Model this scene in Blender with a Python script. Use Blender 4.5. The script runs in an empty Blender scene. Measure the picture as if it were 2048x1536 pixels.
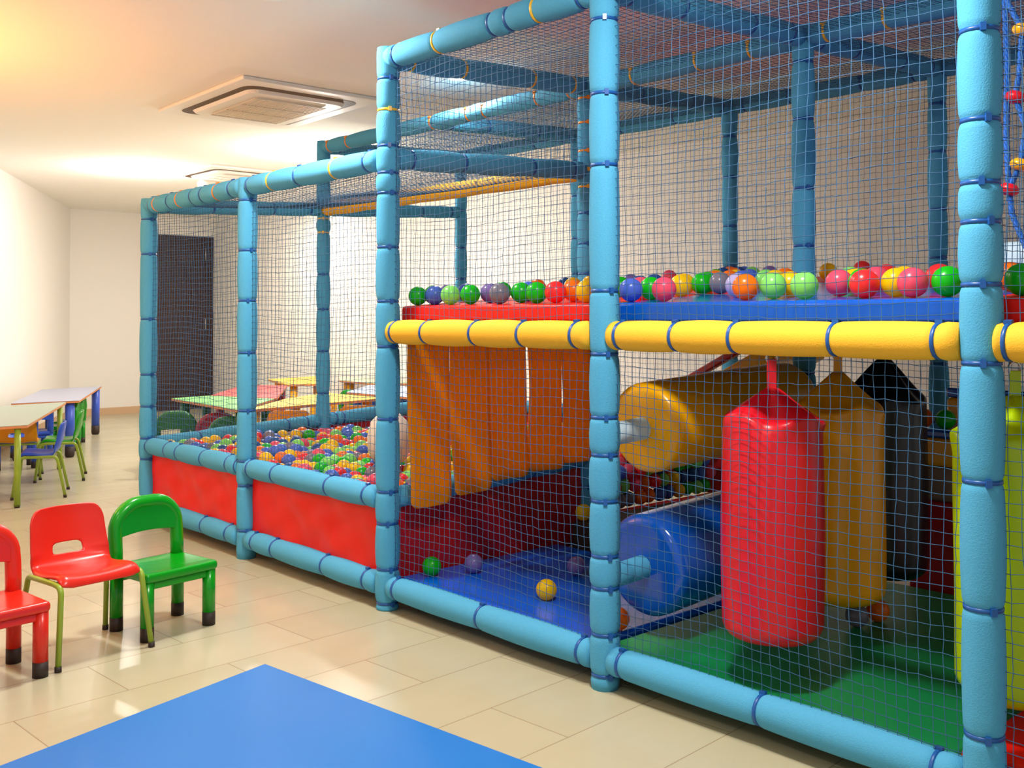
import bpy, math, random
from math import sin, cos, pi, radians
from mathutils import Vector, Matrix
random.seed(7)
S = bpy.context.scene
COL = S.collection

# ------------------------------------------------------------------ camera
cd = bpy.data.cameras.new('camera'); cam = bpy.data.objects.new('camera', cd); COL.objects.link(cam)
cam.location = (6.3133, -2.6371, 1.2839)
cam.rotation_euler = (pi/2 + 0.0159, 0, 0.8319)
cd.sensor_width = 36; cd.lens = 2033.69/2048*36; cd.shift_y = -(768-604.5)/2048; cd.clip_start = .05
S.camera = cam
# ------------------------------------------------------------------ world, exposure
S.view_settings.view_transform = 'Standard'; S.view_settings.look = 'None'
S.view_settings.gamma = 1; S.view_settings.exposure = 0.04
W = bpy.data.worlds.new('room_light'); S.world = W; W.use_nodes = True
bg = W.node_tree.nodes['Background']; bg.inputs[0].default_value = (1.0, .97, .93, 1); bg.inputs[1].default_value = .5
CEIL = 2.72
def area(name, loc, size, power, col=(1, .96, .90), rot=(0, 0, 0), spread=pi, shape='DISK'):
    l = bpy.data.lights.new(name, 'AREA'); l.shape = shape; l.size = size; l.energy = power; l.color = col; l.spread = spread
    o = bpy.data.objects.new(name, l); COL.objects.link(o); o.location = loc; o.rotation_euler = rot
    return o
def point(name, loc, power, r=.05, col=(1, .9, .75)):
    l = bpy.data.lights.new(name, 'POINT'); l.shadow_soft_size = r; l.energy = power; l.color = col
    o = bpy.data.objects.new(name, l); COL.objects.link(o); o.location = loc
    return o
# ceiling downlights: the two in view, the ones hidden behind posts, one inferred from the bag shadow, unseen extras added for fill
LAMPS = [(2.312, -.45, 46), (1.68, 1.17, 18), (-1.259, 2.226, 45), (4.75, -.8, 58), (2.6, -3.0, 14), (5.4, -3.2, 18), (-.6, -3.0, 18), (-4.2, 3.1, 45), (-4.6, -.6, 5)]
for x, y, p in LAMPS:
    area('downlight_lamp', (x, y, CEIL-.025), .26, p)
# unseen lights added for glow on the ceiling: one orange facing up, two white
area('added_uplight', (.4, -2.05, 1.65), .5, 52, (1, .36, .07), (pi, 0, 0))
point('added_ceiling_light', (-1.15, 2.0, 2.42), 52, .05, (1, .95, .9))
point('added_ceiling_light', (-3.3, 1.3, 2.42), 34, .05, (1, .95, .9))

# ------------------------------------------------------------------ materials
def lin(c):
    c = c/255
    return c/12.92 if c <= .04045 else ((c+.055)/1.055)**2.4
def rgb(r, g, b): return (lin(r), lin(g), lin(b), 1)
def mat(name, c, rough=.5, spec=.5, bump=0, bscale=200, coat=0, trans=0, sss=0, metal=0, var=0, vscale=8):
    m = bpy.data.materials.new(name); m.use_nodes = True
    nt = m.node_tree; b = nt.nodes['Principled BSDF']
    b.inputs['Base Color'].default_value = rgb(*c); b.inputs['Roughness'].default_value = rough
    b.inputs['Specular IOR Level'].default_value = spec; b.inputs['Metallic'].default_value = metal
    b.inputs['Coat Weight'].default_value = coat; b.inputs['Coat Roughness'].default_value = .12
    if sss:
        b.inputs['Subsurface Weight'].default_value = sss; b.inputs['Subsurface Scale'].default_value = .02
    tc = nt.nodes.new('ShaderNodeTexCoord')
    if bump:
        n = nt.nodes.new('ShaderNodeTexNoise'); n.inputs['Scale'].default_value = bscale; n.inputs['Detail'].default_value = 3
        nt.links.new(tc.outputs['Object'], n.inputs['Vector'])
        bp = nt.nodes.new('ShaderNodeBump'); bp.inputs['Strength'].default_value = bump; bp.inputs['Distance'].default_value = .004
        nt.links.new(n.outputs['Fac'], bp.inputs['Height']); nt.links.new(bp.outputs['Normal'], b.inputs['Normal'])
    if var:
        n = nt.nodes.new('ShaderNodeTexNoise'); n.inputs['Scale'].default_value = vscale
        nt.links.new(tc.outputs['Object'], n.inputs['Vector'])
        mr = nt.nodes.new('ShaderNodeMapRange'); mr.inputs[3].default_value = 1-var; mr.inputs[4].default_value = 1+var
        nt.links.new(n.outputs['Fac'], mr.inputs[0])
        mx = nt.nodes.new('ShaderNodeMix'); mx.data_type = 'RGBA'; mx.blend_type = 'MULTIPLY'; mx.inputs[0].default_value = 1
        mx.inputs[6].default_value = rgb(*c); nt.links.new(mr.outputs[0], mx.inputs[7]); nt.links.new(mx.outputs[2], b.inputs['Base Color'])
    if trans:
        t = nt.nodes.new('ShaderNodeBsdfTranslucent'); t.inputs[0].default_value = rgb(*c)
        ms = nt.nodes.new('ShaderNodeMixShader'); ms.inputs[0].default_value = trans
        nt.links.new(b.outputs[0], ms.inputs[1]); nt.links.new(t.outputs[0], ms.inputs[2])
        nt.links.new(ms.outputs[0], nt.nodes['Material Output'].inputs[0])
    return m
M = dict(
    foam=mat('blue_foam', (78, 162, 202), .8, .25, .35, 260, var=.08, vscale=160),
    yfoam=mat('yellow_foam', (242, 184, 48), .72, .3, .3, 260),
    wfoam=mat('pale_foam', (190, 215, 230), .7, .3, .3, 260),
    tie=mat('blue_tie_plastic', (22, 84, 158), .35), ytie=mat('yellow_tie_plastic', (240, 190, 50), .35), otie=mat('orange_tie_plastic', (238, 140, 30), .35),
    net=mat('blue_net_cord', (54, 98, 138), .6, .3),
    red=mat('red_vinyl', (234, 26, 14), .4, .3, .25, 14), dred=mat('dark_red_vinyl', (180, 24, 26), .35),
    bluev=mat('blue_vinyl', (8, 86, 196), .16, .5, .06, 30, .3), litblue=mat('lit_blue_vinyl', (6, 100, 235), .2, .5, .06, 30), greenv=mat('green_vinyl', (10, 136, 74), .42, .5, .06, 30),  # floor mat's copy of the blue vinyl: light painted in as brighter colour
    matblue=mat('bright_blue_mat', (24, 116, 200), .5, .4, .05, 120, var=.03, vscale=2),
    orange=mat('orange_vinyl', (255, 172, 10), .4, .4, trans=.5),
    yellowv=mat('yellow_vinyl', (246, 178, 10), .26, .5, .08, 14), bagred=mat('red_bag_vinyl', (220, 20, 38), .34, .5, .3, 16),
    bagyel=mat('yellow_bag_vinyl', (240, 166, 6), .3, .5, .25, 16), bagblk=mat('black_bag_vinyl', (16, 14, 22), .3), baglime=mat('lime_bag_vinyl', (186, 220, 8), .3, .5, .2, 16),
    brown=mat('brown_vinyl', (56, 42, 34), .5), greyv=mat('grey_brown_vinyl', (140, 118, 100), .4),
    steel=mat('steel', (200, 200, 200), .25, metal=1), lamp_trim=mat('white_trim', (245, 242, 236), .4),
    wall=mat('wall_paint', (244, 239, 232), .9, .2), ceil=mat('ceiling_paint', (250, 246, 238), .9, .2), ac=mat('ac_plastic', (246, 242, 234), .5), acdark=mat('ac_slot_dark', (92, 72, 52), .6), acgrille=mat('ac_grille', (222, 212, 196), .6),
    skirt=mat('baseboard_tile', (212, 176, 140), .4), door=mat('wenge_wood', (56, 28, 18), .45, var=.15, vscale=3), frame=mat('door_frame_wood', (156, 92, 44), .45),
    foot=mat('dark_rubber', (50, 36, 32), .6), pred=mat('red_plastic', (222, 40, 24), .28, .5, sss=.05), pgreen=mat('green_plastic', (8, 150, 22), .22, .5, sss=.05),
    pblue=mat('blue_plastic', (38, 84, 200), .3), porange=mat('orange_plastic', (250, 160, 18), .3), pyel=mat('yellow_plastic', (246, 180, 30), .3), pdred=mat('dark_red_plastic', (150, 30, 40), .35), pdgreen=mat('dark_green_plastic', (30, 110, 46), .35),
    olive=mat('olive_metal', (146, 172, 52), .3), edge=mat('table_edge_band', (216, 140, 84), .5),
    tgrey=mat('grey_green_laminate', (168, 182, 168), .4), tlilac=mat('lilac_laminate', (178, 182, 204), .4), tgreen=mat('green_laminate', (130, 205, 120), .4), tred=mat('red_laminate', (235, 80, 78), .4), tyel=mat('yellow_laminate', (250, 206, 50), .4), tpale=mat('pale_green_laminate', (202, 212, 176), .4), tblue=mat('pale_blue_laminate', (190, 204, 232), .4),
    rope=mat('blue_rope', (20, 100, 200), .6, bump=.9, bscale=90), ivory=mat('ivory_vinyl', (236, 222, 206), .5), legblue=mat('blue_leg_plastic', (58, 92, 205), .35),
)
BC = {'green': (18, 205, 26), 'light green': (150, 238, 120), 'yellow': (255, 214, 10), 'orange': (255, 130, 15), 'red': (248, 54, 58), 'pink': (250, 92, 124), 'blue': (84, 120, 226), 'purple': (140, 120, 190), 'lilac': (196, 184, 226), 'grey': (140, 134, 150), 'dark blue': (40, 90, 170)}
for k, c in BC.items(): M['ball_'+k] = mat(k.replace(' ', '_')+'_ball_plastic', c, .28, .5, trans=.32)
def emis(name, c, s):
    m = bpy.data.materials.new(name); m.use_nodes = True; b = m.node_tree.nodes['Principled BSDF']
    b.inputs['Emission Color'].default_value = (*c, 1); b.inputs['Emission Strength'].default_value = s; return m
M['glow'] = emis('lamp_glow', (1, .95, .85), 14)
# floor: stone-look planks laid in staggered courses
def floor_mat():
    m = bpy.data.materials.new('floor_tiles'); m.use_nodes = True; nt = m.node_tree; b = nt.nodes['Principled BSDF']
    tc = nt.nodes.new('ShaderNodeTexCoord'); mp = nt.nodes.new('ShaderNodeMapping')
    mp.inputs['Rotation'].default_value = (0, 0, radians(-93.4)); mp.inputs['Location'].default_value = (.26, .035, 0)
    nt.links.new(tc.outputs['Object'], mp.inputs['Vector'])
    br = nt.nodes.new('ShaderNodeTexBrick'); br.inputs['Scale'].default_value = 1; br.inputs['Brick Width'].default_value = .76; br.inputs['Row Height'].default_value = .337
    br.inputs['Mortar Size'].default_value = .0022; br.inputs['Mortar Smooth'].default_value = .2; br.offset = .5
    br.inputs['Color1'].default_value = rgb(192, 184, 154); br.inputs['Color2'].default_value = rgb(185, 177, 146); br.inputs['Mortar'].default_value = rgb(158, 142, 114)
    nt.links.new(mp.outputs[0], br.inputs['Vector'])
    n = nt.nodes.new('ShaderNodeTexNoise'); n.inputs['Scale'].default_value = 2; n.inputs['Detail'].default_value = 2
    mp2 = nt.nodes.new('ShaderNodeMapping'); mp2.inputs['Scale'].default_value = (4, 1, 1); nt.links.new(tc.outputs['Object'], mp2.inputs['Vector']); nt.links.new(mp2.outputs[0], n.inputs['Vector'])
    mr = nt.nodes.new('ShaderNodeMapRange'); mr.inputs[3].default_value = .96; mr.inputs[4].default_value = 1.04; nt.links.new(n.outputs['Fac'], mr.inputs[0])
    mx = nt.nodes.new('ShaderNodeMix'); mx.data_type = 'RGBA'; mx.blend_type = 'MULTIPLY'; mx.inputs[0].default_value = 1
    nt.links.new(br.outputs['Color'], mx.inputs[6]); nt.links.new(mr.outputs[0], mx.inputs[7]); nt.links.new(mx.outputs[2], b.inputs['Base Color'])
    mr2 = nt.nodes.new('ShaderNodeMapRange'); mr2.inputs[3].default_value = .23; mr2.inputs[4].default_value = .28; nt.links.new(n.outputs['Fac'], mr2.inputs[0]); nt.links.new(mr2.outputs[0], b.inputs['Roughness'])
    bp = nt.nodes.new('ShaderNodeBump'); bp.inputs['Strength'].default_value = .25; bp.inputs['Distance'].default_value = .003; bp.invert = True
    nt.links.new(br.outputs['Fac'], bp.inputs['Height']); nt.links.new(bp.outputs['Normal'], b.inputs['Normal'])
    return m
M['floor'] = floor_mat()

# ------------------------------------------------------------------ mesh helpers
class MB:
    def __init__(s): s.v = []; s.f = []; s.flat = set()
    def add(s, vs, fs, flat=False):
        o = len(s.v); s.v += [tuple(v) for v in vs]; k = len(s.f)
        s.f += [tuple(i+o for i in f) for f in fs]
        if flat: s.flat.update(range(k, len(s.f)))
        return s
    def box(s, c, d, rot=None):
        x, y, z = d[0]/2, d[1]/2, d[2]/2; R = rot or Matrix.Identity(3); c = Vector(c)
        vs = [c+R@Vector((a*x, b*y, e*z)) for a, b, e in ((-1,-1,-1),(1,-1,-1),(1,1,-1),(-1,1,-1),(-1,-1,1),(1,-1,1),(1,1,1),(-1,1,1))]
        return s.add(vs, [(0,3,2,1),(4,5,6,7),(0,1,5,4),(1,2,6,5),(2,3,7,6),(3,0,4,7)], True)
    def prism(s, poly, z0, z1):
        n = len(poly); a = sum(poly[i][0]*poly[(i+1)%n][1]-poly[(i+1)%n][0]*poly[i][1] for i in range(n))
        if a < 0: poly = poly[::-1]
        vs = [(p[0], p[1], z0) for p in poly]+[(p[0], p[1], z1) for p in poly]
        return s.add(vs, [tuple(range(n-1,-1,-1)), tuple(range(n,2*n))]+[(i,(i+1)%n,n+(i+1)%n,n+i) for i in range(n)], True)
    def tube(s, pts, rad, n=12, caps=True, sq=None):
        pts = [Vector(p) for p in pts]; m = len(pts)
        if not hasattr(rad, '__len__'): rad = [rad]*m
        vs = []; up = None
        for i, p in enumerate(pts):
            t = (pts[min(i+1, m-1)]-pts[max(i-1, 0)]).normalized()
            if up is None:
                up = Vector((0,0,1)) if abs(t.z) < .9 else Vector((1,0,0))
            a = t.cross(up).normalized(); up = a.cross(t).normalized(); 
            for k in range(n):
                th = 2*pi*k/n; ra, rb = (rad[i], rad[i]) if sq is None else (rad[i]*sq[0], rad[i]*sq[1])
                vs.append(p+a*cos(th)*ra+up*sin(th)*rb)
        fs = [(i*n+k, i*n+(k+1)%n, (i+1)*n+(k+1)%n, (i+1)*n+k) for i in range(m-1) for k in range(n)]
        fs = [f[::-1] for f in fs]
        if caps: fs += [tuple(range(n)), tuple(range((m-1)*n+n-1, (m-1)*n-1, -1))]
        k0 = len(s.f); s.add(vs, fs)
        if caps: s.flat.update((len(s.f)-1, len(s.f)-2))
        return s
    def lathe(s, c, prof, n=24, axis=(0,0,1), fn=None, caps=True):
        q = Vector((0,0,1)).rotation_difference(Vector(axis).normalized()); c = Vector(c); vs = []
        for r, z in prof:
            for k in range(n):
                th = 2*pi*k/n; rr, zz = (r, z) if fn is None else fn(r, z, th)
                vs.append(c+q@Vector((rr*cos(th), rr*sin(th), zz)))
        m = len(prof); fs = [(i*n+k, i*n+(k+1)%n, (i+1)*n+(k+1)%n, (i+1)*n+k) for i in range(m-1) for k in range(n)]
        if caps: fs += [tuple(range(n-1,-1,-1)), tuple(range((m-1)*n, m*n))]
        return s.add(vs, fs)
    def grid(s, fn, nu, nv, closed=False):
        vs = [fn(i/nu, j/nv) for j in range(nv+1) for i in range(nu+1)]
        return s.add(vs, [(j*(nu+1)+i, j*(nu+1)+i+1, (j+1)*(nu+1)+i+1, (j+1)*(nu+1)+i) for j in range(nv) for i in range(nu)])
    def build(s, name, m, parent=None, kind=None, bevel=0, solid=0, sub=0, at=None, seg=3):
        me = bpy.data.meshes.new(name)
        vs = s.v if at is None else [tuple(Vector(v)-Vector(at)) for v in s.v]
        me.from_pydata(vs, [], s.f); me.update()
        me.polygons.foreach_set('use_smooth', [not (i in s.flat) or bevel > 0 for i in range(len(s.f))])
        me.materials.append(m); o = bpy.data.objects.new(name, me); COL.objects.link(o)
        if at is not None: o.location = at
        if parent is not None: o.parent = parent
        if kind: o['kind'] = kind
        if solid: md = o.modifiers.new('solid', 'SOLIDIFY'); md.thickness = solid; md.offset = 0
        if bevel:
            md = o.modifiers.new('bevel', 'BEVEL'); md.width = bevel; md.segments = seg; md.limit_method = 'ANGLE'; md.harden_normals = True
        if sub: md = o.modifiers.new('sub', 'SUBSURF'); md.levels = sub; md.render_levels = sub
        return o
def tag(o, label, cat, group=None, kind=None):
    o['label'] = label; o['category'] = cat
    if group: o['group'] = group
    if kind: o['kind'] = kind
    return o
def empty(name, loc=(0,0,0), rz=0):
    o = bpy.data.objects.new(name, None); COL.objects.link(o); o.location = loc; o.rotation_euler = (0,0,rz); o.empty_display_size = .1; return o
def struct(o, label=None):
    o['kind'] = 'structure'
    if label: o['label'] = label
    return o
def copy_tree(o, parent=None):
    c = o.copy(); COL.objects.link(c); c.parent = parent
    for ch in o.children: copy_tree(ch, c)
    return c

# ------------------------------------------------------------------ room
XW, YL, YR = -7.4, 2.04, 4.04
struct(MB().box((-.5, -1.5, -.05), (15, 14, .1)).build('floor', M['floor']), 'beige stone tile floor')
struct(MB().box((-.5, -1.5, CEIL+.05), (15, 14, .1)).build('ceiling', M['ceil']), 'white plaster ceiling')
def wall_poly(poly, name, z0=0, z1=CEIL): return struct(MB().prism(poly, z0, z1).build(name, M['wall']))
LD = Vector((-4.25+7.4, .32-2.04)).normalized()      # left wall runs from the far corner towards the camera
LN = Vector((LD.y, -LD.x))
P0 = Vector((XW, YL)); P1 = P0+LD*10
if LN.y > 0: LN = -LN
wall_poly([tuple(P0-LD*.2), tuple(P1), tuple(P1+LN*.1), tuple(P0-LD*.2+LN*.1)], 'wall_left')
far = MB().box((XW-.05, (YL+2.985)/2-.1, CEIL/2), (.1, 2.985-YL+.2, CEIL)).box((XW-.05, (2.985+YR+.1)/2, (2.46+CEIL)/2), (.1, YR+.1-2.985, CEIL-2.46))
struct(far.build('wall_far', M['wall']))
struct(MB().box((-.3, YR+.05, CEIL/2), (14.2, .1, CEIL)).build('wall_rear', M['wall']))
struct(MB().box((XW+.007, (YL+2.985)/2, .045), (.014, 2.985-YL, .09)).build('baseboard_far', M['skirt']))
struct(MB().prism([tuple(P0), tuple(P1), tuple(P1-LN*.014), tuple(P0-LN*.014)], 0, .09).build('baseboard_left', M['skirt']))
struct(MB().box((-.3, YR-.007, .045), (14.0, .014, .09)).build('baseboard_rear', M['skirt']))
d = MB().box((XW-.03, 3.545, 1.225), (.05, 1.02, 2.45)).build('door_1', M['door'], bevel=.003); struct(d, 'dark wenge door in the far wall')
fr = MB().box((XW-.03, 3.01, 1.23), (.1, .05, 2.46)).build('door_frame', M['frame'], d)
for z in (.33, 1.2, 2.2): MB().tube([(XW, 3.92, z-.09), (XW, 3.92, z+.09)], .006, 8).build('hinge', M['steel'], d)

# downlight fittings
vis = [('round white downlight glowing in the ceiling at the top edge of the view', 0), ('round downlight glowing in the ceiling above the net roof of the ball pit', 1), ('round downlight beside the rear left corner post of the play frame', 2)]
for lab, i in vis:
    x, y, p = LAMPS[i]; t = empty('ceiling_downlight', (x, y, CEIL)); tag(t, lab, 'ceiling light', 'recessed downlights in the ceiling')
    MB().lathe((0,0,-.012), [(.082,.008),(.085,0),(.11,0),(.112,.006),(.105,.012)], 32, caps=False).build('trim_ring', M['lamp_trim'], t)
    MB().lathe((0,0,-.006), [(.001,0),(.084,0),(.084,.004),(.001,.004)], 32).build('lens', M['glow'], t)
# air conditioning cassettes
def cassette(loc, rz, w, dpt, lab):
    t = empty('ceiling_air_conditioner', loc, rz); tag(t, lab, 'air conditioner')
    MB().box((0,0,-.012), (w, dpt, .024)).build('outer_panel', M['ac'], t, bevel=.008)
    def ring(w2, d2, r, z):
        return [(sx*(w2/2-r)+r*cos(a), sy*(d2/2-r)+r*sin(a), z) for sx, sy, a0 in ((1,1,0),(-1,1,pi/2),(-1,-1,pi),(1,-1,1.5*pi)) for a in [a0+k*pi/10 for k in range(6)]]
    a = ring(w*.82, dpt*.82, .10, -.026); b = ring(w*.82, dpt*.82, .10, -.024); n = len(a)
    MB().add(a+b, [tuple(range(n)), tuple(range(2*n-1,n-1,-1))]+[(i,n+i,n+(i+1)%n,(i+1)%n) for i in range(n)], True).build('air_slot', M['acdark'], t)
    a = ring(w*.68, dpt*.68, .07, -.045); b = ring(w*.71, dpt*.71, .08, -.026)
    MB().add(a+b, [tuple(range(n))]+[(i,n+i,n+(i+1)%n,(i+1)%n) for i in range(n)], True).build('inner_panel', M['ac'], t)
    g = MB()
    for k in range(24): g.box((0, -dpt*.25+dpt*.5*k/23, -.053), (w*.50, .008, .005))
    for k in range(4): g.box((-w*.26+w*.52*k/3, 0, -.054), (.01, dpt*.5, .006))
    g.build('intake_grille', M['acgrille'], t)
    return t
cassette((.20, .72, CEIL), -.03, 1.3, .98, 'square ceiling air conditioner with dark slot, nearer one')
cassette((-3.0, 2.1, CEIL), 0, .9, .9, 'far ceiling air conditioner above the pit top rail')
t = empty('smoke_detector', (-3.55, 2.05, CEIL)); tag(t, 'small white smoke detector hanging under the far ceiling', 'smoke detector')
MB().lathe((0,0,-.11), [(.02,0),(.05,.012),(.062,.05),(.062,.075),(.045,.09),(.03,.11)], 20).build('housing', M['lamp_trim'], t)
MB().lathe((0,0,-.125), [(.012,0),(.026,.004),(.03,.016)], 16).build('sensor', M['otie'], t)

# ------------------------------------------------------------------ soft play frame
S_, D_ = 1.3, 1.28
DZ = .07
HI, LO, YEL, RAIL, BOT = 2.443, 1.996, 1.224, .484, .103
frame = empty('soft_play_frame', (0,0,0)); tag(frame, 'blue padded indoor play frame with nets, yellow beams and red pit panels', 'play frame')
def zr(y): return DZ*y/D_                 # the rear rows of the frame sit a little higher
NT = [0]
rear_ties = {'tie': MB(), 'ytie': MB(), 'otie': MB()}
def ring_geo(mb, c, ax, r, w=.011, ang=0):
    mb.lathe(Vector(c)-Vector(ax)*w/2, [(r-.004,0),(r+.0012,.0005),(r+.0016,w*.5),(r+.0012,w-.0005),(r-.004,w)], 20, ax)
    q = Vector((0,0,1)).rotation_difference(Vector(ax)); p = Vector(c)+q@Vector((cos(ang)*(r+.003), sin(ang)*(r+.003), 0))
    mb.box(p, (.012, .014, .02), q.to_matrix()@Matrix.Rotation(ang, 3, 'Z'))
def foam(name, p0, p1, ties, r=.05, m='foam', front=True, tm=None, ang=0, amp=1.0):
    """foam sleeve between p0 and p1, pinched where the ties sit (ties = distances from p0)"""
    p0, p1 = Vector(p0), Vector(p1); L = (p1-p0).length; ax = (p1-p0)/L
    ties = sorted(t for t in ties if .01 < t < L-.01)
    st = set([0, L])
    N = int(L/.04)
    for k in range(N+1): st.add(L*k/N)
    for t in ties:
        for dlt in (-.022, -.012, -.006, 0, .006, .012, .022): st.add(min(max(t+dlt, 0), L))
    prof = []
    rnd = random.Random(int(p0.x*1000+p0.y*77+L*31))
    bul = [rnd.uniform(.6, 1.3) for _ in range(len(ties)+2)]
    for x in sorted(st):
        rr = r
        j = sum(1 for t in ties if t < x); lo = ties[j-1] if j > 0 else -.3; hi = ties[j] if j < len(ties) else L+.3
        u = (x-lo)/(hi-lo); rr += .0045*amp*bul[j]*sin(pi*min(max(u,0),1))
        dmin = min([abs(x-t) for t in ties] or [1])
        rr -= .0065*math.exp(-(dmin/.011)**2)
        if x in (0, L): rr -= .004
        prof.append((rr, x))
    mb = MB(); mb.lathe(p0, prof, 24, ax)
    o = mb.build(name, M[m], frame)
    for i, t in enumerate(ties):
        mm = tm[i] if isinstance(tm, (list, tuple)) and i < len(tm) else (tm if isinstance(tm, str) else 'tie')
        c = p0+ax*t; rr = r-.0025
        if front:
            b = MB(); ring_geo(b, c, ax, rr, ang=ang+rnd.uniform(-.25,.25)); b.build('cable_tie', M[mm], o)
        else: ring_geo(rear_ties[mm], c, ax, rr, ang=ang)
    return o
# front row posts
PT = {0: (LO, [.16,.40,.53,.73,.93,1.28,1.69,1.91]), 1: (LO, [.15,.39,.52,.79,1.10,1.38,1.65,1.92]), 2: (HI, [.03,.18,.38,.52,.84,1.16,1.36,1.60,1.84,1.93,2.05,2.21,2.35]),
      3: (HI, [.05,.19,.35,.46,.65,.81,.94,1.16,1.38,1.82,2.07,2.33]), 4: (HI, [.23,.55,.87,1.17,1.37,1.53,1.63,1.79,2.02,2.3])}
CAMA = math.atan2(-2.64, 3.6)
for i, (h, ts) in PT.items():
    tm = ['tie']*len(ts)
    if i == 2: tm[-2] = 'ytie'
    foam('post', (i*S_, 0, 0), (i*S_, 0, h+.045), ts, tm=tm, ang=math.atan2(-2.64, 6.31-i*S_)+.25)
foam('post', (5*S_, 0, 0), (5*S_, 0, HI+.045), [.3,.8,1.4,2.0], front=False)
# rear posts
for i, j, h in ((0,1,HI),(2,1,HI),(3,1,HI),(4,1,HI),(0,2,HI),(1,2,HI),(2,2,HI),(3,2,HI),(4,2,HI)):
    y = j*D_; ts = [.35,.75,1.05,1.35,1.6,1.85,2.15,2.4]
    tm = None
    if (i, j) == (2, 1): ts = [.4,.7,1.0,1.3,1.52,1.68,1.84,1.98,2.07,2.17,2.32,2.45]; tm = ['tie']*7+['ytie','ytie','otie','otie','otie']
    if (i, j) == (0, 1): tm = ['tie']*5+['ytie','ytie','tie']; ts = [.35,.75,1.05,1.35,1.6,1.9,2.0,2.3]
    foam('post', (i*S_, y, 0), (i*S_, y, h+zr(y)+.045), ts, r=.046, front=False, tm=tm, ang=-.6)
# front row beams
def fb(i, z, xs, m='foam', tm=None, gap=.045, r=.05, ang=-1.9, x1=None):
    a = i*S_+gap; b = (x1 if x1 else (i+1)*S_)-gap
    foam('beam', (a, 0, z), (b, 0, z), [x-a for x in xs], m=m, tm=tm, r=r, ang=pi)
fb(0, LO, [.08,.15,.35,.48,.67,.80,.97,1.15], tm=['tie','otie','tie','otie','tie','tie','otie','tie'], gap=.02)
fb(1, LO, [1.36,1.58,1.85,2.18,2.46], tm=['tie','ytie','tie','ytie','tie'])
fb(0, RAIL, [.06,.33,.49,.82,1.13,1.24]); fb(1, RAIL, [1.37,1.63,2.14,2.46])
fb(0, BOT, [.3,.83,1.13]); fb(1, BOT, [1.42,1.63,2.11,2.46]); fb(2, BOT, [2.69,3.25,3.80]); fb(3, BOT, [3.99,4.54,5.08]); fb(4, BOT, [5.3,5.8])
for i, xs in ((2, [2.67,2.89,3.21,3.49,3.77]), (3, [3.98,4.22,4.45,4.79,5.09]), (4, [5.27,5.6,6.1])): fb(i, YEL, xs, 'yfoam')
fb(2, HI, [2.68,2.97,3.32,3.42,3.57,3.8], tm=['tie','ytie','tie','tie','ytie','tie'], gap=.02); fb(3, HI, [4.0,4.4,4.8,5.1]); fb(4, HI, [5.3,5.8])
def rb(a, b, z, ts=None, m='foam', tm=None, r=.046):
    """a beam of the rear rows from grid point a=(i,j) to b, at frame height z"""
    p = Vector((a[0]*S_, a[1]*D_, z+zr(a[1]*D_))); q = Vector((b[0]*S_, b[1]*D_, z+zr(b[1]*D_))); L = (q-p).length; u = (q-p)/L*.04
    if ts is None: ts = [.08, L*.3, L*.65, L-.16]
    foam('beam', p+u, q-u, ts, m=m, front=False, tm=tm, r=r, ang=-2.2)
# row 1 and row 2 along the length
rb((0,1),(2,1),HI,[.06,.3,.7,.9,1.25,1.6,1.75,2.2,2.45],tm='otie'); rb((2,1),(3,1),HI,[.3,.7,1.0],tm='ytie'); rb((3,1),(4,1),HI,[.08,.35,.8],tm='ytie')
rb((0,1),(2,1),LO,[.1,.5,1.1,1.7,2.3],m='yfoam',tm='ytie')
for i in range(4): rb((i,2),(i+1,2),HI)
for i in range(2): rb((i,2),(i+1,2),RAIL)
# depth beams
for i in (2,3,4): rb((i,0),(i,1),HI,tm='ytie' if i == 2 else None)
for i in (0,1,2,3,4): rb((i,1),(i,2),HI)
for i in (2,3,4): rb((i,0),(i,1),YEL,m='yfoam')
for i in (0,): rb((i,0),(i,1),LO); rb((i,1),(i,2),LO)
rb((2,0),(2,1),LO)
rb((0,0),(0,1),RAIL,[.3,.62,.95,1.1]); rb((0,1),(0,2),RAIL,[.06,.12,.5,.9]); rb((2,0),(2,1),RAIL); rb((1,0),(1,1),LO) if False else None
for k, mb in rear_ties.items():
    if mb.v: mb.build('cable_tie', M[k], frame, kind='stuff')
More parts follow.
